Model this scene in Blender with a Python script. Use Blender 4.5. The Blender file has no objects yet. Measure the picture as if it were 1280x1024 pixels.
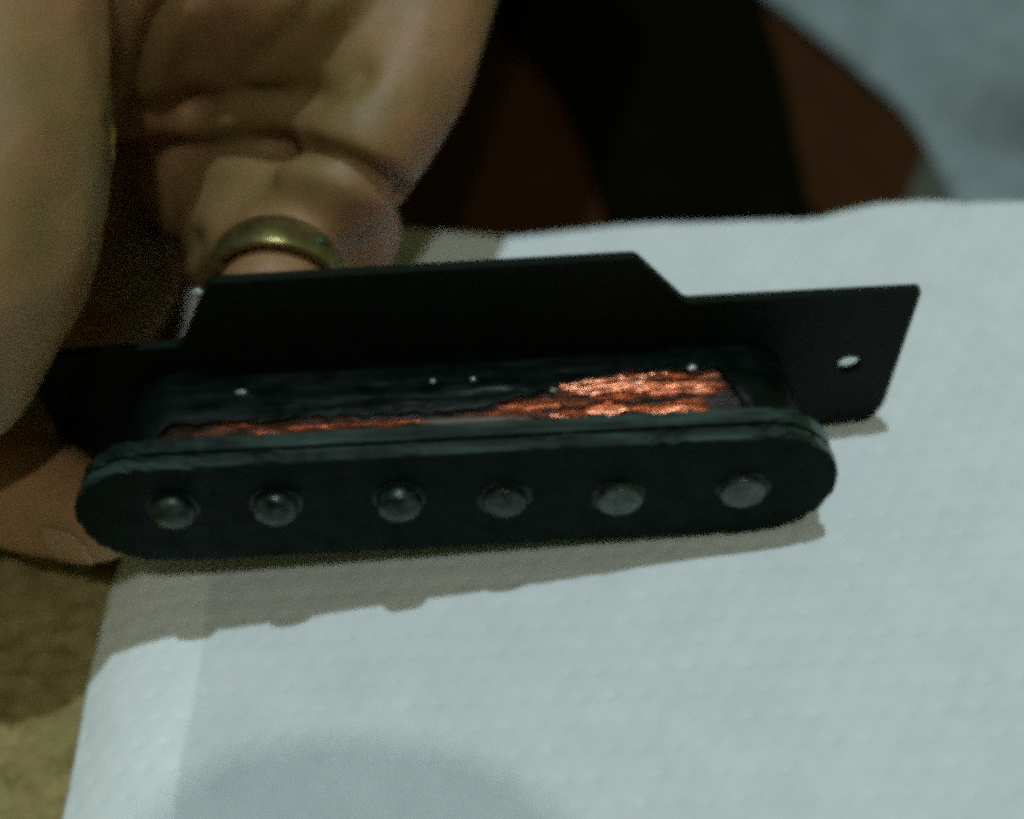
import bpy, bmesh, math, random
import numpy as np
from math import radians, sin, cos, pi, tan
from mathutils import Vector, Matrix, noise

MM = 0.001
sc = bpy.context.scene
col = sc.collection
random.seed(7)

# ------------------------------------------------------------------ camera
PITCH = radians(46)
FPX = 640 / tan(radians(20))                 # focal length in pixels of the 1280 px frame
F = Vector((0, cos(PITCH), -sin(PITCH)))
U = Vector((0, sin(PITCH), cos(PITCH)))
R = Vector((1, 0, 0))
P0 = Vector((0, 0, 11.0))                    # middle of the bobbin's face plate, mm above the paper


def ray(x, y):
    return F + R * ((x - 640) / FPX) - U * ((y - 512) / FPX)


CAM = P0 - ray(573, 612) * 129.3


def at(x, y, d):
    """point seen at pixel x, y at the real depth d (mm)"""
    return CAM + ray(x, y) * d


def tilt(x):
    """height of the sloping surface the towel lies on (mm): it rises to the right"""
    return 3.8 + 0.182 * (x - 40)


def on_towel(x, y, dz=0.0):
    r = ray(x, y)
    t = (3.8 + 0.182 * (CAM.x - 40) + dz - CAM.z) / (r.z - 0.182 * r.x)
    return CAM + r * t


def on_z(x, y, z=0.0):
    r = ray(x, y)
    return CAM + r * ((z - CAM.z) / r.z)


cd = bpy.data.cameras.new('camera')
cam = bpy.data.objects.new('camera', cd)
col.objects.link(cam)
cam.location = CAM * MM
cam.rotation_euler = (pi / 2 - PITCH, 0, 0)
cd.sensor_width = 36
cd.lens = 18 / tan(radians(20))
cd.clip_start = 0.001
cd.clip_end = 20
cd.dof.use_dof = True
cd.dof.focus_distance = 0.129
cd.dof.aperture_fstop = 11
sc.camera = cam

# ------------------------------------------------------------------ light
world = bpy.data.worlds.new('World')
sc.world = world
world.use_nodes = True
bg = world.node_tree.nodes['Background']
bg.inputs[0].default_value = (0.88, 1.0, 0.42, 1)
bg.inputs[1].default_value = 0.09


def lamp(name, d, dist, watts, radius, colr):
    l = bpy.data.lights.new(name, 'POINT')
    l.energy = watts
    l.shadow_soft_size = radius
    l.color = colr
    o = bpy.data.objects.new(name, l)
    col.objects.link(o)
    o.location = Vector(d).normalized() * dist
    return o


lamp('ceiling_lamp', (0.01, 0.04, 1), 1.3, 25.5, 0.010, (0.73, 0.93, 1.0))
sd = (CAM + U * 4 - F * 6 - R * 1) - on_z(450, 905, -2.5)
lamp('fill_lamp', sd, 1.2, 9.6, 0.015, (0.93, 0.96, 0.84))  # unseen fill lamp, added and aimed so the phone's shadow lands on the towel
sc.view_settings.view_transform = 'Standard'
sc.view_settings.look = 'None'
sc.view_settings.exposure = 0.27
sc.view_settings.gamma = 1
sc.cycles.filter_width = 5.5
sc.cycles.max_bounces = 6
sc.cycles.use_denoising = False
sc.cycles.use_adaptive_sampling = True
sc.cycles.adaptive_threshold = 0.07
sc.cycles.adaptive_min_samples = 6


# ------------------------------------------------------------------ helpers
def link(name, me, mat=None, parent=None):
    o = bpy.data.objects.new(name, me)
    col.objects.link(o)
    if mat:
        me.materials.append(mat)
    if parent:
        o.parent = parent
    return o


def tag(o, label=None, cat=None, group=None, kind=None):
    if label: o['label'] = label
    if cat: o['category'] = cat
    if group: o['group'] = group
    if kind: o['kind'] = kind
    return o


def empty(name, loc=(0, 0, 0)):
    o = bpy.data.objects.new(name, None)
    col.objects.link(o)
    o.location = loc
    o.empty_display_size = 0.005
    return o


def from_bm(name, bm, mat, parent=None, smooth=True):
    me = bpy.data.meshes.new(name)
    bm.normal_update()
    bm.to_mesh(me)
    bm.free()
    for p in me.polygons:
        p.use_smooth = smooth
    return link(name, me, mat, parent)


def from_data(name, vs, fs, mat, parent=None, smooth=True):
    me = bpy.data.meshes.new(name)
    me.from_pydata([tuple(v) for v in vs], [], fs)
    me.update()
    for p in me.polygons:
        p.use_smooth = smooth
    return link(name, me, mat, parent)


class NT:
    def __init__(self, name):
        self.m = bpy.data.materials.new(name)
        self.m.use_nodes = True
        self.t = self.m.node_tree
        self.b = self.t.nodes['Principled BSDF']
        self.tc = self.t.nodes.new('ShaderNodeTexCoord')

    def n(self, kind, **kw):
        nd = self.t.nodes.new(kind)
        for k, v in kw.items():
            if k in nd.inputs.keys():
                nd.inputs[k].default_value = v
            else:
                setattr(nd, k, v)
        return nd

    def l(self, a, b):
        self.t.links.new(a, b)

    def noise(self, scale, detail=4, rough=0.6, stretch=None):
        nd = self.n('ShaderNodeTexNoise')
        nd.inputs['Scale'].default_value = scale
        nd.inputs['Detail'].default_value = detail
        nd.inputs['Roughness'].default_value = rough
        if stretch:
            mp = self.n('ShaderNodeMapping')
            mp.inputs['Scale'].default_value = stretch
            self.l(self.tc.outputs['Object'], mp.inputs['Vector'])
            self.l(mp.outputs[0], nd.inputs['Vector'])
        else:
            self.l(self.tc.outputs['Object'], nd.inputs['Vector'])
        return nd.outputs[0]

    def ramp(self, src, stops):
        r = self.n('ShaderNodeValToRGB')
        e = r.color_ramp.elements
        while len(e) < len(stops):
            e.new(0.5)
        for i, (p, c) in enumerate(stops):
            e[i].position = p
            e[i].color = (*c, 1) if len(c) == 3 else c
        self.l(src, r.inputs[0])
        return r.outputs[0]

    def set(self, **kw):
        for k, v in kw.items():
            self.b.inputs[k.replace('_', ' ')].default_value = v
        return self

    def bump(self, src, strength, dist=0.0005):
        b = self.n('ShaderNodeBump')
        b.inputs['Strength'].default_value = strength
        b.inputs['Distance'].default_value = dist
        self.l(src, b.inputs['Height'])
        self.l(b.outputs[0], self.b.inputs['Normal'])


def G(v):
    return (v, v, v)


# ------------------------------------------------------------------ materials
def mat_plastic():
    m = NT('black_plastic')
    m.l(m.ramp(m.noise(260, 6), [(0.35, (0.0004, 0.0045, 0.0022)), (0.75, (0.0012, 0.0095, 0.0050))]), m.b.inputs['Base Color'])
    m.l(m.ramp(m.noise(420, 5), [(0.3, G(0.32)), (0.7, G(0.6))]), m.b.inputs['Roughness'])
    m.b.inputs['Specular IOR Level'].default_value = 0.05
    m.bump(m.noise(900, 4), 0.15, 0.0002)
    return m.m


def mat_edge():
    m = NT('waxed_lit_edge')
    m.l(m.ramp(m.noise(1.0, 5, 0.6, (90, 300, 600)), [(0.42, (0.003, 0.009, 0.007)), (0.66, (0.034, 0.062, 0.054))]), m.b.inputs['Base Color'])
    m.set(Roughness=0.35)
    return m.m


def mat_fibre():
    m = NT('black_fibreboard')
    m.l(m.ramp(m.noise(300, 6), [(0.35, (0.0008, 0.0038, 0.0012)), (0.8, (0.0030, 0.0070, 0.0030))]), m.b.inputs['Base Color'])
    m.set(Roughness=0.62)
    m.b.inputs['Specular IOR Level'].default_value = 0.15
    m.bump(m.noise(1500, 4), 0.2, 0.0002)
    return m.m


def mat_copper():
    m = NT('copper_winding')
    # streaks of black wax over the bare wire: darker on the left, more copper on the right part
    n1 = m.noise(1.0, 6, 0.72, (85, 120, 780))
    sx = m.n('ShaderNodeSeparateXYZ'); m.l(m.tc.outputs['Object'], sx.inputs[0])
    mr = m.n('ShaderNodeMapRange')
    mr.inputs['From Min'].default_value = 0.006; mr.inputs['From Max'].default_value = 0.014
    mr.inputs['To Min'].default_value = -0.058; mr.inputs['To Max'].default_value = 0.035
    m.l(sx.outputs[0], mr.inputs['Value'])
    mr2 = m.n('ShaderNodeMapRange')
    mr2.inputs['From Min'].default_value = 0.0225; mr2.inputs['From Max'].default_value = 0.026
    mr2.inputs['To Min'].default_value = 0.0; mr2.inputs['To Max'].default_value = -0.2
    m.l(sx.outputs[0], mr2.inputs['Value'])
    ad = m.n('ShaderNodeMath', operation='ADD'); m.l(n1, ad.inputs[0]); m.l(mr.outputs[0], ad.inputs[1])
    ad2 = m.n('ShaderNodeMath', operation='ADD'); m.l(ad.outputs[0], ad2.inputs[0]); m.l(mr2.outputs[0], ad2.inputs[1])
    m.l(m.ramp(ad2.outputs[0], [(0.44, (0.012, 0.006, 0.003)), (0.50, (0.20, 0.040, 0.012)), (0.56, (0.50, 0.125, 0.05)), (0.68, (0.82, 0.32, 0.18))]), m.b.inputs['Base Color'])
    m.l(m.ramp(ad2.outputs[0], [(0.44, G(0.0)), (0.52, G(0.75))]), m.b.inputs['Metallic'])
    m.set(Roughness=0.40)
    m.b.inputs['Specular IOR Level'].default_value = 0.2
    m.bump(m.noise(1.0, 4, 0.6, (220, 220, 2200)), 0.7, 0.0004)
    return m.m


def mat_tape():
    m = NT('waxed_black_tape')
    m.l(m.ramp(m.noise(500, 6), [(0.45, (0.0006, 0.0030, 0.0016)), (0.85, (0.004, 0.0085, 0.006))]), m.b.inputs['Base Color'])
    m.l(m.ramp(m.noise(350, 4), [(0.30, G(0.22)), (0.6, G(0.5))]), m.b.inputs['Roughness'])
    m.b.inputs['Specular IOR Level'].default_value = 0.16
    m.bump(m.noise(1.0, 4, 0.6, (40, 120, 120)), 0.30, 0.0005)
    return m.m


def mat_steel():
    m = NT('dull_steel')
    m.l(m.ramp(m.noise(900, 5), [(0.42, (0.006, 0.013, 0.010)), (0.72, (0.060, 0.085, 0.072))]), m.b.inputs['Base Color'])
    m.set(Metallic=0.55)
    m.l(m.ramp(m.noise(700, 4), [(0.3, G(0.22)), (0.7, G(0.42))]), m.b.inputs['Roughness'])
    m.bump(m.noise(1500, 3), 0.3, 0.0002)
    return m.m


def mat_wax():
    m = NT('clear_wax')
    m.set(Base_Color=(0.003, 0.009, 0.006, 1), Roughness=0.4, Specular_IOR_Level=0.25)
    m.bump(m.noise(900, 4), 0.6, 0.0003)
    return m.m


def mat_gold():
    m = NT('worn_gold')
    m.l(m.ramp(m.noise(500, 4), [(0.3, (0.14, 0.115, 0.038)), (0.7, (0.34, 0.29, 0.12))]), m.b.inputs['Base Color'])
    m.set(Metallic=0.85, Roughness=0.36)
    m.bump(m.noise(700, 3), 0.15, 0.0002)
    return m.m


def mat_skin():
    m = NT('skin')
    base = m.ramp(m.noise(55, 4, 0.55), [(0.34, (0.175, 0.120, 0.040)), (0.5, (0.245, 0.142, 0.056)), (0.68, (0.34, 0.160, 0.085))])
    m.l(base, m.b.inputs['Base Color'])
    m.set(Roughness=0.55)
    m.b.inputs['Subsurface Weight'].default_value = 0.25
    m.b.inputs['Subsurface Radius'].default_value = (1.0, 0.35, 0.18)
    m.b.inputs['Subsurface Scale'].default_value = 0.0015
    m.bump(m.noise(1.0, 6, 0.65, (900, 900, 500)), 0.35, 0.0003)
    return m.m


def mat_nail():
    m = NT('fingernail')
    m.set(Base_Color=(0.31, 0.17, 0.10, 1), Roughness=0.35)
    m.b.inputs['Subsurface Weight'].default_value = 0.2
    m.b.inputs['Subsurface Scale'].default_value = 0.001
    m.bump(m.noise(300, 3), 0.1, 0.0002)
    return m.m


def mat_paper(name, lo, hi):
    m = NT(name)
    m.l(m.ramp(m.noise(160, 7, 0.65), [(0.3, lo), (0.7, hi)]), m.b.inputs['Base Color'])
    m.set(Roughness=0.9)
    m.b.inputs['Specular IOR Level'].default_value = 0.15
    m.bump(m.noise(1800, 4, 0.6), 0.35, 0.0002)
    return m.m


def mat_cloth(name, lo, hi, sc1=150, rough=0.95):
    m = NT(name)
    m.l(m.ramp(m.noise(sc1, 7, 0.65), [(0.3, lo), (0.7, hi)]), m.b.inputs['Base Color'])
    m.set(Roughness=rough)
    m.b.inputs['Specular IOR Level'].default_value = 0.1
    m.bump(m.noise(900, 4), 0.5, 0.0005)
    return m.m


M = dict(strand=NT('bare_copper').set(Base_Color=(0.80, 0.30, 0.17, 1), Metallic=0.9, Roughness=0.25).m, edge=mat_edge(), glint=NT('glint').set(Base_Color=(0.55, 0.62, 0.62, 1), Metallic=0.5, Roughness=0.3).m, plastic=mat_plastic(), fibre=mat_fibre(), copper=mat_copper(), tape=mat_tape(), steel=mat_steel(),
         wax=mat_wax(), gold=mat_gold(), skin=mat_skin(), nail=mat_nail(),
         paper=mat_paper('white_paper', (0.62, 0.66, 0.68), (0.70, 0.74, 0.76)),
         hem=mat_paper('white_paper_pale', (0.74, 0.79, 0.81), (0.84, 0.88, 0.90)),  # paler than the main sheet
         board=mat_cloth('brown_board', (0.05, 0.03, 0.02), (0.07, 0.05, 0.03)),
         floor=mat_cloth('dark_red_brown_fabric', (0.026, 0.009, 0.002), (0.042, 0.015, 0.004)),
         black=mat_cloth('shade_black', (0.002, 0.0026, 0.0008), (0.004, 0.0042, 0.0014)),
         sheet=mat_cloth('blue_grey_cotton', (0.15, 0.19, 0.20), (0.24, 0.29, 0.305)),
         rug=mat_cloth('olive_brown_pile', (0.17, 0.135, 0.050), (0.34, 0.27, 0.12), 420))

# ------------------------------------------------------------------ setting: the dark fabric ground
FLOOR_Z = -34.0


def sheet_grid(x0, x1, y0, y1, step, hfun):
    nx = max(2, int((x1 - x0) / step)); ny = max(2, int((y1 - y0) / step))
    vs, fs = [], []
    for j in range(ny + 1):
        for i in range(nx + 1):
            x = x0 + (x1 - x0) * i / nx; y = y0 + (y1 - y0) * j / ny
            vs.append((x * MM, y * MM, hfun(x, y) * MM))
    for j in range(ny):
        for i in range(nx):
            a = j * (nx + 1) + i
            fs.append((a, a + 1, a + nx + 2, a + nx + 1))
    return vs, fs


def fn(x, y, s, k=0.0):
    return noise.noise(Vector((x * s, y * s, k)))


vs, fs = sheet_grid(-700, 700, -500, 900, 10, lambda x, y: FLOOR_Z + 2.0 * fn(x, y, 0.02))
tag(from_data('ground', vs, fs, M['floor']), kind='structure')


def thick_patch(name, outline, z, thick, mat, hfun=None, step=3.0, parent=None, bevel=0.0):
    """a cloth lying flat: outline (world mm), filled, subdivided, given thickness"""
    bm = bmesh.new()
    ring = []
    n = len(outline)
    for i in range(n):
        a = Vector(outline[i][:2]); b = Vector(outline[(i + 1) % n][:2])
        k = max(1, int((b - a).length / step))
        for j in range(k):
            p = a.lerp(b, j / k)
            ring.append(p)
    xs = [p.x for p in ring]; ys = [p.y for p in ring]
    vsx = [bm.verts.new((p.x, p.y, 0)) for p in ring]
    f = bm.faces.new(vsx)
    if f.normal.z < 0:
        f.normal_flip()
    # slice into a grid
    x = min(xs) + step
    while x < max(xs):
        bmesh.ops.bisect_plane(bm, geom=bm.verts[:] + bm.edges[:] + bm.faces[:], plane_co=(x, 0, 0), plane_no=(1, 0, 0))
        x += step
    y = min(ys) + step
    while y < max(ys):
        bmesh.ops.bisect_plane(bm, geom=bm.verts[:] + bm.edges[:] + bm.faces[:], plane_co=(0, y, 0), plane_no=(0, 1, 0))
        y += step
    bmesh.ops.recalc_face_normals(bm, faces=bm.faces[:])
    if sum(fc.normal.z for fc in bm.faces) < 0:
        bmesh.ops.reverse_faces(bm, faces=bm.faces[:])
    for v in bm.verts:
        zz = z + (hfun(v.co.x, v.co.y) if hfun else 0)
        v.co = Vector((v.co.x * MM, v.co.y * MM, zz * MM))
    o = from_bm(name, bm, mat, parent)
    s = o.modifiers.new('thickness', 'SOLIDIFY')
    s.thickness = thick * MM
    s.offset = -1
    return o


def px_outline(pts, z):
    return [tuple(on_z(x, y, z)) for x, y in pts]


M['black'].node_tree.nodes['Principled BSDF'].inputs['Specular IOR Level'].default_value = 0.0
# near-black patch standing for the shade between the brown folds
bc = thick_patch('shade_wedge', px_outline([(632, 30), (700, 110), (742, 200), (775, 310), (800, 420), (1120, 420), (1010, 250), (985, 120), (955, 0), (900, -120), (560, -120)], FLOOR_Z + 3),
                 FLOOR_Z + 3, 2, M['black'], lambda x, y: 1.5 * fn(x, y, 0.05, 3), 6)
tag(bc, 'near-black patch standing for shade on the dark brown fabric behind the paper towel', 'cloth')


# blue-grey cotton sheet with folds in the upper right
sheet_edge = []
_q = [on_z(x, y, -34.0 + 2) for x, y in [(800, -300), (880, -80), (965, 0), (1060, 75), (1120, 130), (1150, 168), (1172, 210), (1195, 268), (1230, 420)]]
for a_, b_ in zip(_q, _q[1:]):
    for k_ in range(9):
        sheet_edge.append(a_.lerp(b_, k_ / 8).to_2d())
def sheet_h(x, y):
    a = on_z(1150, 178, FLOOR_Z + 2); b = on_z(1300, 235, FLOOR_Z + 2)
    d = Vector((b.x - a.x, b.y - a.y)).normalized()
    q = (x - a.x) * -d.y + (y - a.y) * d.x
    h = 10.0 * math.exp(-((q - 9) / 6) ** 2) - 7 * math.exp(-(q / 2.2) ** 2)
    m_ = min((Vector((x, y)) - e).length for e in sheet_edge)
    m_ = min(1.0, m_ / 22.0)
    return (h + 5 + 3.5 * fn(x, y, 0.035, 8) + 1.4 * fn(x, y, 0.1, 2)) * m_ * m_ * (3 - 2 * m_) + 0.4


gs = thick_patch('grey_sheet', px_outline([(965, 0), (1060, 75), (1120, 130), (1150, 168), (1172, 210), (1195, 268), (1230, 420), (1500, 420), (1700, 100), (1700, -300), (800, -300), (880, -80)], FLOOR_Z + 2),
                 FLOOR_Z + 2, 2.0, M['sheet'], sheet_h, 3)
tag(gs, 'crumpled blue-grey cotton sheet in the upper right beyond the towel', 'sheet')

fl = thick_patch('cloth_corner', px_outline([(1158, 188), (1178, 215), (1196, 262), (1196, 330), (1110, 330), (1130, 250)], FLOOR_Z + 2.2),
                 FLOOR_Z + 2.4, 0.8, mat_cloth('dark_grey_fabric', (0.055, 0.06, 0.045), (0.08, 0.085, 0.065)), None, 4)
tag(fl, 'small dark grey corner of fabric beside the blue-grey sheet', 'cloth')

# ------------------------------------------------------------------ rug on the left
RUG_Z = -15.0
vs, fs = sheet_grid(-140, -24, -110, 34, 0.8,
                    lambda x, y: RUG_Z + 0.4 * fn(x, y, 0.25, 5) + 1.0 * fn(x, y, 0.7, 1) + 0.5 * fn(x, y, 1.8, 2)
                    - 0.9 * max(0, 1 - abs(((x * 0.8 + y * 0.6 + 3 * fn(x, y, 0.1, 4)) % 13) - 6.5) / 0.9))
rug = from_data('rug', vs, fs, M['rug'])
s = rug.modifiers.new('thickness', 'SOLIDIFY'); s.thickness = 0.006; s.offset = -1
tag(rug, 'olive brown mottled rug at the lower left under the hand', 'rug')

# board that carries the paper towel
bm = bmesh.new()
bmesh.ops.create_cube(bm, size=1)
BX0, BX1, BY0, BY1, BZ0, BZ1 = -30.5, 120.0, -100.0, 36.0, FLOOR_Z - 1, 0.0
for v in bm.verts:
    v.co = Vector(((BX0 + BX1) / 2 + v.co.x * (BX1 - BX0), (BY0 + BY1) / 2 + v.co.y * (BY1 - BY0), (BZ0 + BZ1) / 2 + v.co.z * (BZ1 - BZ0))) * MM
bmesh.ops.bevel(bm, geom=bm.edges[:], offset=0.002, segments=3, affect='EDGES')
for v in bm.verts:
    v.co.z += (tilt(v.co.x / MM) - 0.9) * MM if v.co.z > -0.02 else 0
bd = from_bm('brown_board', bm, M['board'], smooth=False)
tag(bd, 'low sloping brown board carrying the white paper towel', 'board')


# ------------------------------------------------------------------ paper towel
def towel_h(x, y):
    h = tilt(x)
    if x < -27:                               # left edge bends down over the board
        h -= 0.030 * (x + 27) ** 2
    h += 0.35 * fn(x, y, 0.045, 1.5) + 0.12 * fn(x, y, 0.16, 3)
    # embossed dimples in staggered rows
    u = x * 0.998 - y * 0.06; v = y * 0.998 + x * 0.06
    rp = 2.7; row = round(v / rp)
    uu = u + (1.35 if row % 2 else 0)
    k = round(uu / 2.7)
    du = uu - k * 2.7; dv = v - row * rp
    h -= 0.30 * math.exp(-(du / 0.62) ** 2 - (dv / 0.36) ** 2) * (0.75 + 0.5 * fn(k, row, 0.9, 4))
    return h


edge_top = [(420, 300), (455, 292), (500, 284), (540, 288), (590, 292), (640, 296), (690, 291), (760, 283), (830, 279), (900, 277), (960, 274),
            (1020, 271), (1060, 261), (1100, 253), (1150, 250), (1200, 252), (1280, 253), (1400, 258)]
tp = [on_towel(x, y) for x, y in edge_top]
left = [on_towel(x, y, -1.4) for x, y in [(152, 640), (150, 690), (131, 722), (122, 760), (106, 820), (97, 870), (88, 930), (78, 985), (70, 1024), (62, 1090)]]
lx = sorted((p.y, p.x) for p in left)


def left_x(y):
    if y <= lx[0][0]: return lx[0][1]
    if y >= lx[-1][0]: return lx[-1][1] + (y - lx[-1][0]) * 0.02
    for (a, b), (c, d) in zip(lx, lx[1:]):
        if a <= y <= c:
            return b + (d - b) * (y - a) / (c - a)


def top_y(x):
    if x <= tp[0].x: return tp[0].y
    for a, b in zip(tp, tp[1:]):
        if a.x <= x <= b.x:
            return a.y + (b.y - a.y) * (x - a.x) / (b.x - a.x)
    return tp[-1].y


def warp(i, j, nx, ny):
    s_ = i / nx; t = j / ny
    y = -88 + t * (50 + 88)
    for _ in range(2):
        x = left_x(y) + s_ * (92 - left_x(y))
        y = -88 + t * (top_y(x) + 88)
    return x, y


NX, NY = 320, 340
vs = []
fs = []
for j in range(NY + 1):
    for i in range(NX + 1):
        x, y = warp(i, j, NX, NY)
        vs.append((x * MM, y * MM, towel_h(x, y) * MM))
for j in range(NY):
    for i in range(NX):
        a = j * (NX + 1) + i
        fs.append((a, a + 1, a + NX + 2, a + NX + 1))
towel_root = empty('paper_towel', (0, -0.02, 0))
tag(towel_root, 'white embossed paper towel with a folded left edge beneath the pickup', 'paper towel')


def keep(o, root):
    o.parent = root
    o.matrix_parent_inverse = Matrix.Translation(-Vector(root.location))
    return o


tw = keep(from_data('sheet', vs, fs, M['paper']), towel_root)
s = tw.modifiers.new('thickness', 'SOLIDIFY'); s.thickness = 0.0004; s.offset = -1
# the folded-over hem along the left edge
vs = []; fs = []
NH = 26
hem_w = lambda y: -25.9 - 0.03 * (y + 27) * 0.5 + 0.9 * fn(y, 0, 0.06, 2) + 0.25 * fn(y, 0, 0.4, 2)
for j in range(NY + 1):
    y = -88 + (j / NY) * (30 + 88)
    for i in range(NH + 1):
        x = (left_x(y) - 0.15) + i / NH * (hem_w(y) - left_x(y) + 0.15)
        vs.append((x * MM, y * MM, (towel_h(x, y) + 0.22 - 0.14 * (i / NH) ** 3) * MM))
for j in range(NY):
    for i in range(NH):
        a = j * (NH + 1) + i
        fs.append((a, a + 1, a + NH + 2, a + NH + 1))
hm = keep(from_data('folded_hem', vs, fs, M['hem']), towel_root)
s = hm.modifiers.new('thickness', 'SOLIDIFY'); s.thickness = 0.0003; s.offset = -1

# ------------------------------------------------------------------ guitar pickup
TH = radians(50); RO = radians(3.0)
e1 = R * cos(RO) + U * sin(RO)
upv = U * cos(RO) - R * sin(RO)
sv = (-F) * sin(TH) + upv * cos(TH)
nv = (-F) * cos(TH) - upv * sin(TH)
pk = empty('guitar_pickup')
pk.matrix_world = Matrix.Translation(P0 * MM) @ Matrix((e1, sv, nv)).transposed().to_4x4()
tag(pk, 'black single-coil guitar pickup standing on its side with bared copper winding', 'guitar pickup')
# local frame, mm: x long axis, y across the plates, z out of the face; the face lies at z = 0


def stadium(xa, xb, r, yc, n=28, jag=0.0):
    pts = []
    for k in range(n + 1):
        a = -pi / 2 + pi * k / n
        pts.append((xb - r + r * cos(a) * 1.0, yc + r * sin(a)))
    m = 60
    for k in range(1, m):
        pts.append((xb - r + (xa + r - xb + r) * k / m, yc + r))
    for k in range(n + 1):
        a = pi / 2 + pi * k / n
        pts.append((xa + r + r * cos(a), yc + r * sin(a)))
    for k in range(1, m):
        pts.append((xa + r + (xb - r - xa - r) * k / m, yc - r))
    if jag:
        q = []
        for i, (x, y) in enumerate(pts):
            e = jag * (0.5 + noise.noise(Vector((x * 0.9, y * 0.9, 3))) + 0.8 * noise.noise(Vector((x * 2.3, y * 2.3, 7))))
            dx = x - (xa + xb) / 2; c = Vector((max(min(x, xb - r), xa + r), yc))
            d = (Vector((x, y)) - c)
            d = d.normalized() if d.length > 1e-6 else Vector((0, 1))
            q.append((x + d.x * e * 0.35, y + d.y * e * 0.35))
        pts = q
    return pts


def slab(name, outline, z0, z1, mat, parent, bevel=0.35, seg=3, holes=()):
    bm = bmesh.new()
    bot = [bm.verts.new((x * MM, y * MM, z0 * MM)) for x, y in outline]
    top = [bm.verts.new((x * MM, y * MM, z1 * MM)) for x, y in outline]
    n = len(outline)
    bm.faces.new(top)
    bm.faces.new(bot[::-1])
    for i in range(n):
        bm.faces.new((bot[i], bot[(i + 1) % n], top[(i + 1) % n], top[i]))
    edges = [e for e in bm.edges if abs(e.verts[0].co.z - e.verts[1].co.z) < 1e-7]
    if bevel:
        bmesh.ops.bevel(bm, geom=edges, offset=bevel * MM, segments=seg, affect='EDGES')
    o = from_bm(name, bm, mat, parent)
    if holes:
        cb = bmesh.new()
        for (x, y, r) in holes:
            bmesh.ops.create_cone(cb, cap_ends=True, segments=28, radius1=r * MM, radius2=r * MM, depth=(z1 - z0 + 4) * MM,
                                  matrix=Matrix.Translation((x * MM, y * MM, (z0 + z1) / 2 * MM)))
        c = from_bm('cutter', cb, mat, parent)
        md = o.modifiers.new('holes', 'BOOLEAN'); md.object = c; md.operation = 'DIFFERENCE'; md.solver = 'EXACT'
        bpy.context.view_layer.update()
        me = bpy.data.meshes.new_from_object(o.evaluated_get(bpy.context.evaluated_depsgraph_get()))
        o.modifiers.clear()
        o.data = me
        bpy.data.objects.remove(c)
        for p in me.polygons:
            p.use_smooth = False
    for p in o.data.polygons:
        p.use_smooth = False
    return o


top_out = stadium(-35.5, 35.1, 7.15, -1.9, jag=0.22)
fp = slab('face_plate', stadium(-35.5, 35.1, 7.15, -1.9, jag=0.42), -1.4, 0, M['plastic'], pk, 0.3)
bp = slab('plate_lip', [(x * 0.996, -1.9 + (y + 1.9) * 0.985) for x, y in top_out], -3.6, -2.0, M['plastic'], pk, 0.3)
mid = slab('plate_groove', [(x * 0.988, -1.9 + (y + 1.9) * 0.94) for x, y in top_out], -2.05, -1.35, M['plastic'], pk, 0)
for o in (fp, bp):
    o.data.materials.append(M['edge'])
    for p in o.data.polygons:
        if p.normal.y > 0.35 and abs(p.normal.z) < 0.93:  # upward faces coloured paler, for the light that strikes them from above
            p.material_index = 1
# rear plate: eared rectangle with the raised trapezoid for the leads


def round_corner(p, a, b, r, n=6):
    p, a, b = Vector(p), Vector(a), Vector(b)
    u = (a - p).normalized(); w = (b - p).normalized()
    s_ = p + u * r; e_ = p + w * r
    return [tuple((s_ * (1 - t) * (1 - t) + p * 2 * t * (1 - t) + e_ * t * t)) for t in [k / n for k in range(n + 1)]]


corners = [((-40.0, -10.3), 3.5), ((42.9, -10.4), 4.0), ((43.9, 9.3), 0.3), ((21.9, 9.3), 0.5), ((17.1, 15.4), 0.5),
           ((-21.4, 15.1), 0.8), ((-25.4, 7.0), 0.5), ((-41.0, 6.4), 0.6)]
base_out = []
for i, (p, r) in enumerate(corners):
    base_out += round_corner(p, corners[i - 1][0], corners[(i + 1) % len(corners)][0], r)
slab('base_plate', base_out, -14.2, -13.2, M['fibre'], pk, 0.12, 1, holes=[(38.6, -0.6, 1.15)])

# coil: a lofted winding between the plates with ridges
NA, NZ = 260, 60
prof = stadium(-31.2, 31.6, 4.9, -1.9, 40)
# resample evenly
P = [Vector(p) for p in prof] + [Vector(prof[0])]
L = [0]
for a, b in zip(P, P[1:]): L.append(L[-1] + (b - a).length)


def on_prof(t):
    d = (t % 1.0) * L[-1]
    for i in range(len(L) - 1):
        if L[i + 1] >= d:
            k = (d - L[i]) / max(1e-9, L[i + 1] - L[i])
            return P[i].lerp(P[i + 1], k)
    return P[0]


ring_pts = [on_prof(i / NA) for i in range(NA)]
ring_nrm = []
for i in range(NA):
    t = ring_pts[(i + 1) % NA] - ring_pts[i - 1]
    ring_nrm.append(Vector((t.y, -t.x)).normalized())


def coil_r(p, z, amp=1.0):
    """bulge of the winding (mm outward)"""
    k = (z + 2.7) / -10.5
    b = 0.7 * sin(pi * min(1, max(0, k)))
    b += 0.55 * amp * noise.noise(Vector((p.x * 0.16, p.y * 0.5, z * 0.9)))
    b += 0.28 * amp * noise.noise(Vector((p.x * 0.5, p.y, z * 3.1 + 5)))
    return b


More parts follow.
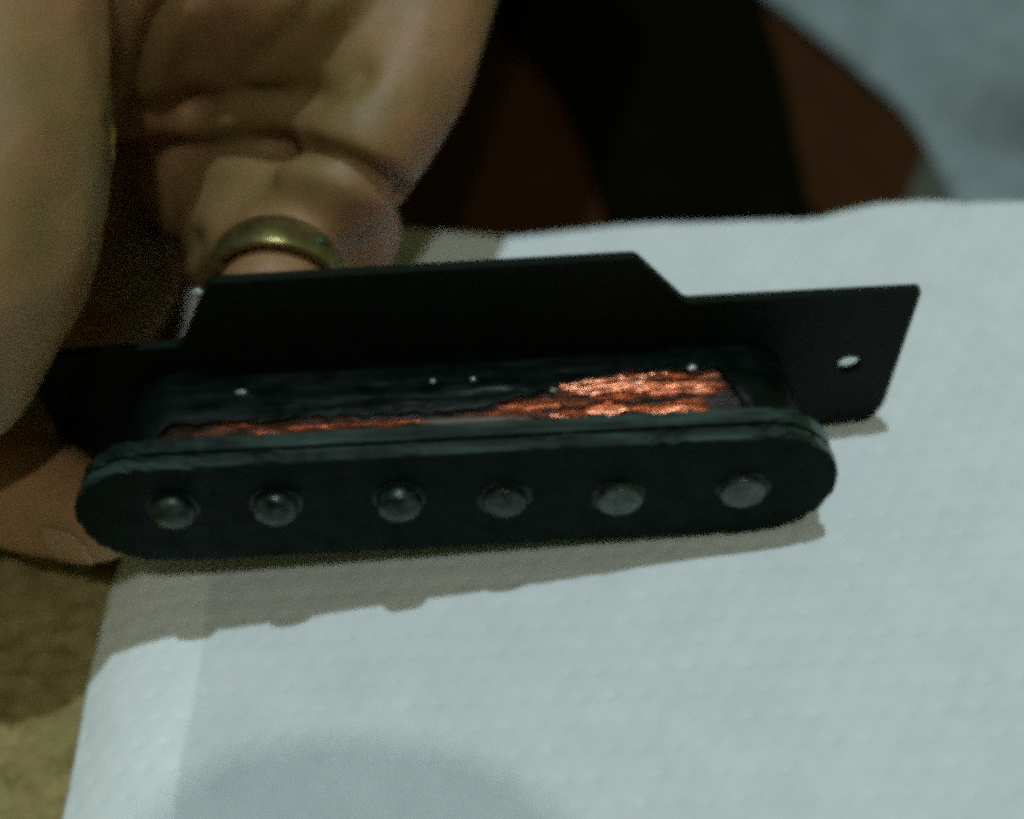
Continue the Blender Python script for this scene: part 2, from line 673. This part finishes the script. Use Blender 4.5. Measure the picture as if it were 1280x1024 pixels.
def coil_band(name, za, zb, off, mat, amp, i0=0, i1=NA, ragged=None):
    closed = i1 - i0 >= NA
    vs, fs = [], []
    nn = (i1 - i0) if closed else (i1 - i0 + 1)
    for j in range(NZ + 1):
        for ii in range(nn):
            i = (i0 + ii) % NA
            p = ring_pts[i]
            za_, zb_ = za, zb
            if ragged: za_, zb_ = ragged(p.x, p.y, za, zb)
            z = za_ + (zb_ - za_) * j / NZ
            e = off + coil_r(p, z, amp) + (0.17 * sin(z * 8) if off == 0 else 0)
            q = p + ring_nrm[i] * e
            vs.append((q.x * MM, q.y * MM, z * MM))
    for j in range(NZ):
        for ii in range(nn if closed else nn - 1):
            a = j * nn + ii; b = j * nn + (ii + 1) % nn
            fs.append((a, b, b + nn, a + nn))
    o = from_data(name, vs, fs, mat, pk)
    return o


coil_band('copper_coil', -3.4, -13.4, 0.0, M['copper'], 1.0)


def tape_edge(x, y, za, zb):
    """the tape's edge next to the face plate: further down where the copper shows"""
    w = 0.5 * noise.noise(Vector((x * 0.25, 0, 2))) + 0.45 * noise.noise(Vector((x * 0.9, 0, 5)))
    e = -6.1 + w * 0.7
    if x > 2:
        e -= min(1, (x - 2) / 13) * 3.6
    if x > 25:
        e += min(1, (x - 25) / 2.5) * 7.5
    if x < -26.5:
        e += min(1, (-26.5 - x) / 3) * 5.0
    if y < -3: e = -4
    return min(-3.7, e), zb


tp_o = coil_band('waxed_tape', -6, -13.35, 0.42, M['tape'], 0.18, ragged=tape_edge)
s = tp_o.modifiers.new('thickness', 'SOLIDIFY'); s.thickness = 0.00018; s.offset = -1


# scrap of tape and pale drops along the winding; the drops paint glints
def blob(name, x, z, rx, rz, h, mat, seed, yoff=0.0, ang=0.0):
    bm = bmesh.new()
    bmesh.ops.create_icosphere(bm, subdivisions=3, radius=1)
    for v in bm.verts:
        c = v.co * (1 + 0.35 * noise.noise(v.co * 1.6 + Vector((seed, 0, 0))))
        xx = c.x * rx * cos(ang) - c.z * rz * sin(ang); zz = c.x * rx * sin(ang) + c.z * rz * cos(ang)
        v.co = Vector(((x + xx) * MM, (3.5 + yoff + c.y * h) * MM, (z + zz) * MM))
    return from_bm(name, bm, mat, pk)


blob('glint_drop', -20.0, -9.4, 0.5, 0.22, 0.2, M['glint'], 2, 0.9)
blob('wax_glint', -2.0, -9.6, 0.28, 0.18, 0.2, M['glint'], 3, 0.8)
blob('wax_glint', 1.8, -9.6, 0.25, 0.16, 0.2, M['glint'], 4, 0.8)
blob('wax_glint', 9.2, -7.6, 0.3, 0.2, 0.25, M['glint'], 5, 0.9)
blob('glint_drop', 22.3, -9.2, 0.45, 0.25, 0.3, M['glint'], 6, 1.2)
blob('tape_scrap', 1.5, -4.9, 5.2, 0.42, 0.35, NT('pale_tape').set(Base_Color=(0.12, 0.085, 0.06, 1), Roughness=0.5).m, 8, 0.35)
def drop_at(name, px, py, off, r, mat):
    d = ray(px, py); t = (P0 + nv * off - CAM).dot(nv) / d.dot(nv)
    q = CAM + d * t - P0
    bm = bmesh.new()
    bmesh.ops.create_icosphere(bm, subdivisions=3, radius=1)
    for v in bm.verts:
        c = v.co * (1 + 0.25 * noise.noise(v.co * 1.5 + Vector((px, 0, 0))))
        v.co = Vector((q.dot(e1) + c.x * r * 1.3, q.dot(sv) + c.y * r, off + c.z * r * 0.7)) * MM
    return from_bm(name, bm, mat, pk)


drop_at('glint_drop', 247, 366, -13.2, 0.4, M['glint'])  # pale drop painting a bright glint beside the ring
# loose strands of the broken winding
for k in range(16):
    x0 = 8.5 + random.random() * 9; ln = 3 + random.random() * 8
    z0 = -4.4 - random.random() * 5.6
    path = []
    for i in range(15):
        t = i / 14
        x = min(25.5, x0 + ln * t)
        z = z0 + 0.5 * noise.noise(Vector((x * 0.5, k * 3.1, 0))) + 0.25 * noise.noise(Vector((x * 1.6, k * 7.7, 2)))
        y = 3.0 + coil_r(Vector((x, 3.0)), z) + 0.22 + 0.35 * max(0, noise.noise(Vector((x * 0.8, k * 1.7, 5))))
        path.append(Vector((x, y, z)))
    vs, fs = [], []
    r_ = 0.10 + 0.08 * random.random()
    for p in path:
        for q_ in range(6):
            a = q_ * pi / 3
            vs.append(Vector((p.x, p.y + r_ * cos(a), p.z + r_ * sin(a))) * MM)
    for i in range(len(path) - 1):
        for q_ in range(6):
            fs.append((i * 6 + q_, i * 6 + (q_ + 1) % 6, (i + 1) * 6 + (q_ + 1) % 6, (i + 1) * 6 + q_))
    from_data('loose_strand', vs, fs, M['strand'] if k % 3 else M['tape'], pk)

def pole(x, y, h, r=2.08, tilt=0):
    d = 0.8 if h > 1.1 else 0.3
    prof = [(r, -2.0), (r, h - d)] + [(r * cos(radians(q)), h - d + d * sin(radians(q))) for q in (15, 30, 45, 60, 75)] + [(0.0, h)]
    vs = []; fs = []
    N = 36
    for (rr, z) in prof[:-1]:
        for k in range(N):
            a = 2 * pi * k / N
            vs.append((rr * cos(a) * MM, rr * sin(a) * MM, z * MM))
    vs.append((0, 0, prof[-1][1] * MM))
    m = len(prof) - 1
    for j in range(m - 1):
        for k in range(N):
            fs.append((j * N + k, j * N + (k + 1) % N, (j + 1) * N + (k + 1) % N, (j + 1) * N + k))
    for k in range(N):
        fs.append(((m - 1) * N + k, (m - 1) * N + (k + 1) % N, len(vs) - 1))
    o = from_data('pole_piece', vs, fs, M['steel'], pk)
    o.location = (x * MM, y * MM, 0)
    return o


M['steel_bare'] = M['steel'].copy()
M['steel_bare'].name = 'bare_steel'
for nd in M['steel_bare'].node_tree.nodes:
    if nd.type == 'VALTORGB' and nd.color_ramp.elements[0].position > 0.4:
        nd.color_ramp.elements[0].color = (0.035, 0.048, 0.043, 1)
        nd.color_ramp.elements[1].color = (0.11, 0.135, 0.125, 1)
poles = [(214, 652, 1.5), (343, 648, 1.5), (499, 643, 1.7), (632, 637, 1.2), (775, 631, 0.9), (930, 621, 0.8)]
for k, (px, py, h) in enumerate(poles):
    d = ray(px, py); o_ = P0 + nv * h
    t = ((o_ - CAM).dot(nv)) / d.dot(nv)
    q = CAM + d * t - P0
    x, y = q.dot(e1), q.dot(sv)
    po = pole(x, y, h)
    if k > 3:
        po.data.materials[0] = M['steel_bare']
    po.rotation_euler = (0, 0, k * 1.1)
    # lumpy wax collar at the foot of the pole
    N = 40
    vs, fs = [], []
    for j, (rr, z) in enumerate([(2.03, 0.07), (2.25, 0.06), (2.45, 0.02), (2.8, -0.09)]):
        for i in range(N):
            a = 2 * pi * i / N
            w = 1 + 0.08 * noise.noise(Vector((cos(a) * 1.5, sin(a) * 1.5, k * 5.0))) * (j > 0) + (0.10 * noise.noise(Vector((cos(a) * 4, sin(a) * 4, k * 9.0))) if j > 1 else 0)
            wx = 1.0
            vs.append(((x + rr * w * cos(a) * wx) * MM, (y + rr * w * sin(a)) * MM, (z + (0.1 * noise.noise(Vector((a, k, 0))) if z > 0 else 0)) * MM))
    for j in range(3):
        for i in range(N):
            fs.append((j * N + i, (j + 1) * N + i, (j + 1) * N + (i + 1) % N, j * N + (i + 1) % N))
    from_data('wax_collar', vs, fs, M['wax'], pk)

# ------------------------------------------------------------------ hand
person = empty('person', at(300, 40, 140) * MM)
tag(person, 'bare right hand with palm towards the viewer pinching the left end of the pickup', 'person')


def tube(bm, pts, nseg=20):
    """pts: (Vector, radius) chain -> row of overlapping tapered capsules"""
    for (a, ra), (b, rb) in zip(pts, pts[1:]):
        n = max(2, int((b - a).length / (0.35 * min(ra, rb))) + 1)
        for i in range(n + 1):
            t = i / n
            c = a.lerp(b, t); r = ra + (rb - ra) * t
            bmesh.ops.create_icosphere(bm, subdivisions=2, radius=r * MM, matrix=Matrix.Translation(c * MM))


def fuse(name, chains, voxel, smooth_it, parent):
    bm = bmesh.new()
    for ch in chains:
        tube(bm, ch)
    o = from_bm(name, bm, M['skin'])
    md = o.modifiers.new('remesh', 'REMESH'); md.mode = 'VOXEL'; md.voxel_size = voxel * MM
    sm = o.modifiers.new('smooth', 'SMOOTH'); sm.factor = 0.6; sm.iterations = smooth_it
    bpy.context.view_layer.update()
    me = bpy.data.meshes.new_from_object(o.evaluated_get(bpy.context.evaluated_depsgraph_get()))
    o.modifiers.clear(); o.data = me
    for p in me.polygons: p.use_smooth = True
    if not me.materials: me.materials.append(M['skin'])
    return o


def A(x, y, d, r):
    return (at(x, y, d), r)


chains = [
    # hypothenar edge of the palm (right silhouette)
    [A(640, -900, 175, 24), A(600, -420, 160, 14), A(556, -60, 150, 7.5), A(508, 95, 146, 7.2), A(452, 185, 144, 7.0), A(425, 225, 146, 7)],
    # body of the palm
    [A(300, -900, 185, 24), A(330, -420, 172, 20), A(370, -40, 144, 10), A(340, 130, 157, 9.5)],
    [A(200, -500, 172, 20), A(220, -40, 149, 12), A(205, 130, 168, 11), A(175, 290, 184, 8)],
    [A(450, -500, 160, 18), A(460, -40, 148, 9), A(420, 120, 153, 9)],
    # heel below the crease, running toward the index side
    [A(330, 160, 157, 8.5), A(255, 225, 168, 9)],
    # ringed finger: fleshy root then bending away behind the pickup
    [A(425, 284, 153, 7.3), A(385, 284, 154, 8.4), A(340, 290, 155, 8.4), A(300, 305, 160, 7.6)],
    [A(372, 240, 160, 6.5), A(352, 335, 145, 6.3), A(344, 375, 141.5, 6.2), A(335, 420, 143.5, 6.0), A(330, 470, 149, 5.8)],
    [A(360, 390, 160, 7), A(270, 500, 168, 6.5), A(150, 560, 152, 6.5)],
    # middle finger behind, passing under the pickup's left end
    [A(165, 330, 180, 7.5), A(110, 430, 172, 7.5), A(60, 520, 155, 7.5), A(-20, 570, 148, 7.5), A(30, 612, 142, 6.6), A(122, 646, 137.5, 5.0)],
    # thumb: ball of the thumb close to the lens, tip pressing on the face side
    [A(100, -900, 175, 26), A(-60, -420, 150, 18), A(-40, -60, 127, 12.6), A(-34, 190, 120, 12.4), A(-58, 320, 119, 11.8), A(-100, 430, 120, 10.6)],
    [A(-60, -60, 142, 15), A(25, 120, 166, 12), A(60, 280, 170, 12)],
    [A(120, -300, 148, 14), A(120, -40, 138, 9), A(152, 60, 148, 8), A(172, 125, 157, 7)],
    # web between thumb side and the lower finger
    [A(-200, 300, 130, 14), A(-160, 520, 142, 11), A(-60, 600, 146, 8)],
    # wrist and forearm going up and out of the picture
    [A(330, -900, 185, 27), A(340, -1500, 215, 30), A(360, -2600, 260, 36)],
]
hand = fuse('hand', chains, 0.9, 16, None)
me = hand.data
n = len(me.vertices)
co = np.empty(n * 3); me.vertices.foreach_get('co', co); co = co.reshape(-1, 3) / MM
nr = np.empty(n * 3); me.vertices.foreach_get('normal', nr); nr = nr.reshape(-1, 3)
# pixel position and depth of each vertex, used only to find which skin a crease runs across
cv = co - np.array(CAM)
dep = cv @ np.array(F)
pxv = cv @ np.array(R) / dep * FPX + 640
pyv = -(cv @ np.array(U)) / dep * FPX + 512
facing = (nr @ np.array(F)) < 0.25


def crease(poly, depth, width, dmin, dmax):
    best = np.full(n, 1e9)
    for (x0, y0), (x1, y1) in zip(poly, poly[1:]):
        dx, dy = x1 - x0, y1 - y0
        t = np.clip(((pxv - x0) * dx + (pyv - y0) * dy) / (dx * dx + dy * dy), 0, 1)
        best = np.minimum(best, np.hypot(pxv - x0 - t * dx, pyv - y0 - t * dy))
    w = np.exp(-(best / width) ** 2) * facing * (dep > dmin) * (dep < dmax)
    return -depth * w


disp = np.zeros(n)
disp += crease([(150, 160), (230, 133), (300, 124), (360, 122), (410, 112), (450, 92)], 1.4, 16, 120, 175)
disp += crease([(140, 200), (240, 190), (320, 183), (380, 184), (430, 202), (470, 222), (515, 248)], 2.1, 16, 120, 175)
disp += crease([(225, -10), (195, 40), (175, 90), (160, 150)], 1.5, 15, 120, 175)
disp += crease([(290, 100), (330, 70), (375, 30), (400, -20)], 0.7, 14, 120, 175)
disp += crease([(150, 380), (200, 350), (240, 300)], 0.9, 15, 120, 175)
fine = np.array([noise.noise(Vector(c * 0.12)) * 0.35 + noise.noise(Vector(c * 0.6)) * 0.08 for c in co])
disp += fine
co2 = (co + nr * disp[:, None]) * MM
me.vertices.foreach_set('co', co2.reshape(-1))
me.update()
keep(hand, person)

# nail on the fingertip that shows under the pickup
tip = at(104, 650, 137.0)
axis = (at(108, 642, 137.5) - at(30, 612, 142)).normalized()
nrm = (at(96, 700, 134) - at(104, 650, 137)).normalized()
nrm = (nrm - axis * nrm.dot(axis)).normalized()
side = axis.cross(nrm)
from mathutils.bvhtree import BVHTree
tree = BVHTree.FromPolygons([Vector(c) for c in co + nr * disp[:, None]], [tuple(p.vertices) for p in me.polygons])
vs, fs = [], []
NI, NJ = 14, 12
for j in range(NJ + 1):
    for i in range(NI + 1):
        f_ = 2 * i / NI - 1
        w = math.sqrt(max(0.0, 1 - (max(0, j - 7) / 5.6) ** 2)) * (1 if j > 2 else (0.8, 0.92, 0.98)[j])
        a = radians(44) * f_ * w
        u = -1.4 + 4.6 * j / NJ
        dr = nrm * cos(a) + side * sin(a)
        hit = tree.ray_cast(tip + axis * u + dr * 14, -dr)[0]
        p = (hit if hit else tip + axis * u + dr * 4.5) + dr * 0.12
        vs.append(p * MM)
for j in range(NJ):
    for i in range(NI):
        q = j * (NI + 1) + i
        fs.append((q, q + 1, q + NI + 2, q + NI + 1))
nail = from_data('fingernail', vs, fs, M['nail'])
s = nail.modifiers.new('thickness', 'SOLIDIFY'); s.thickness = 0.0003; s.offset = 0
keep(nail, person)

# ------------------------------------------------------------------ ring on the finger
c0 = at(346, 354, 143.0)
ax = (at(344, 375, 140.5) - at(352, 335, 145.0))
ax = (at(340, 400, 140.0) - at(356, 310, 149.0)).normalized()
# tilt the band's axis so that it opens toward the viewer
q = Matrix((R, U, -F)).transposed()
b1 = R - ax * R.dot(ax); b1.normalize(); b2 = ax.cross(b1)
vs, fs = [], []
N = 96
sec = [(-1.9, 0.0), (-1.9, 0.5), (-1.6, 0.75), (0, 0.85), (1.6, 0.75), (1.9, 0.5), (1.9, 0.0)]
for k in range(N):
    a = 2 * pi * k / N
    wid = 1.0 + 0.25 * max(0, cos(a - radians(80))) ** 3
    for (w, h) in sec:
        p = c0 + (b1 * cos(a) + b2 * sin(a)) * (6.25 + h) + ax * (w * wid)
        vs.append(p * MM)
m = len(sec)
for k in range(N):
    for j in range(m):
        a = k * m + j; b = k * m + (j + 1) % m
        c = ((k + 1) % N) * m + j; d = ((k + 1) % N) * m + (j + 1) % m
        fs.append((a, b, d, c))
rg = empty('finger_ring', c0 * MM)
tag(rg, 'plain worn gold ring on the finger behind the pickup', 'ring')
keep(from_data('band', vs, fs, M['gold']), rg)
bm = bmesh.new()
bmesh.ops.create_icosphere(bm, subdivisions=2, radius=0.0005)
for v in bm.verts: v.co.z *= 0.6
gm = from_bm('stone', bm, NT('green_stone').set(Base_Color=(0.01, 0.10, 0.05, 1), Roughness=0.15).m)
a = radians(48)
gm.location = (c0 + (b1 * cos(a) + b2 * sin(a)) * 7.1) * MM
keep(gm, rg)

# ------------------------------------------------------------------ phone behind the camera, unseen, added to cast the soft shadow on the towel
ph = empty('unseen_phone', (CAM - F * 6) * MM)
tag(ph, 'rounded mobile phone out of view, added so its soft shadow falls on the paper', 'phone')


def rrect(w, h, r, n=8):
    pts = []
    for cx, cy, a0 in ((w / 2 - r, h / 2 - r, 0), (-w / 2 + r, h / 2 - r, 90), (-w / 2 + r, -h / 2 + r, 180), (w / 2 - r, -h / 2 + r, 270)):
        for k in range(n + 1):
            a = radians(a0 + 90 * k / n)
            pts.append((cx + r * cos(a), cy + r * sin(a)))
    return pts


PB = Matrix.Translation((CAM - U * 46 - R * 1 - F * 3) * MM) @ Matrix((R, U, -F)).transposed().to_4x4()
phm = slab('body', rrect(41, 100, 17), 0, 12, M['plastic'], None, 1.5, 3)
phm.matrix_world = PB
scr = slab('screen', rrect(34, 44, 2), 12.05, 12.4, mat_wax(), None, 0.1, 1)
scr.matrix_world = PB @ Matrix.Translation((0, 0.014, 0))
for o in (phm, scr):
    mw = o.matrix_world.copy()
    o.parent = ph
    o.matrix_parent_inverse = Matrix.Translation(-Vector(ph.location))
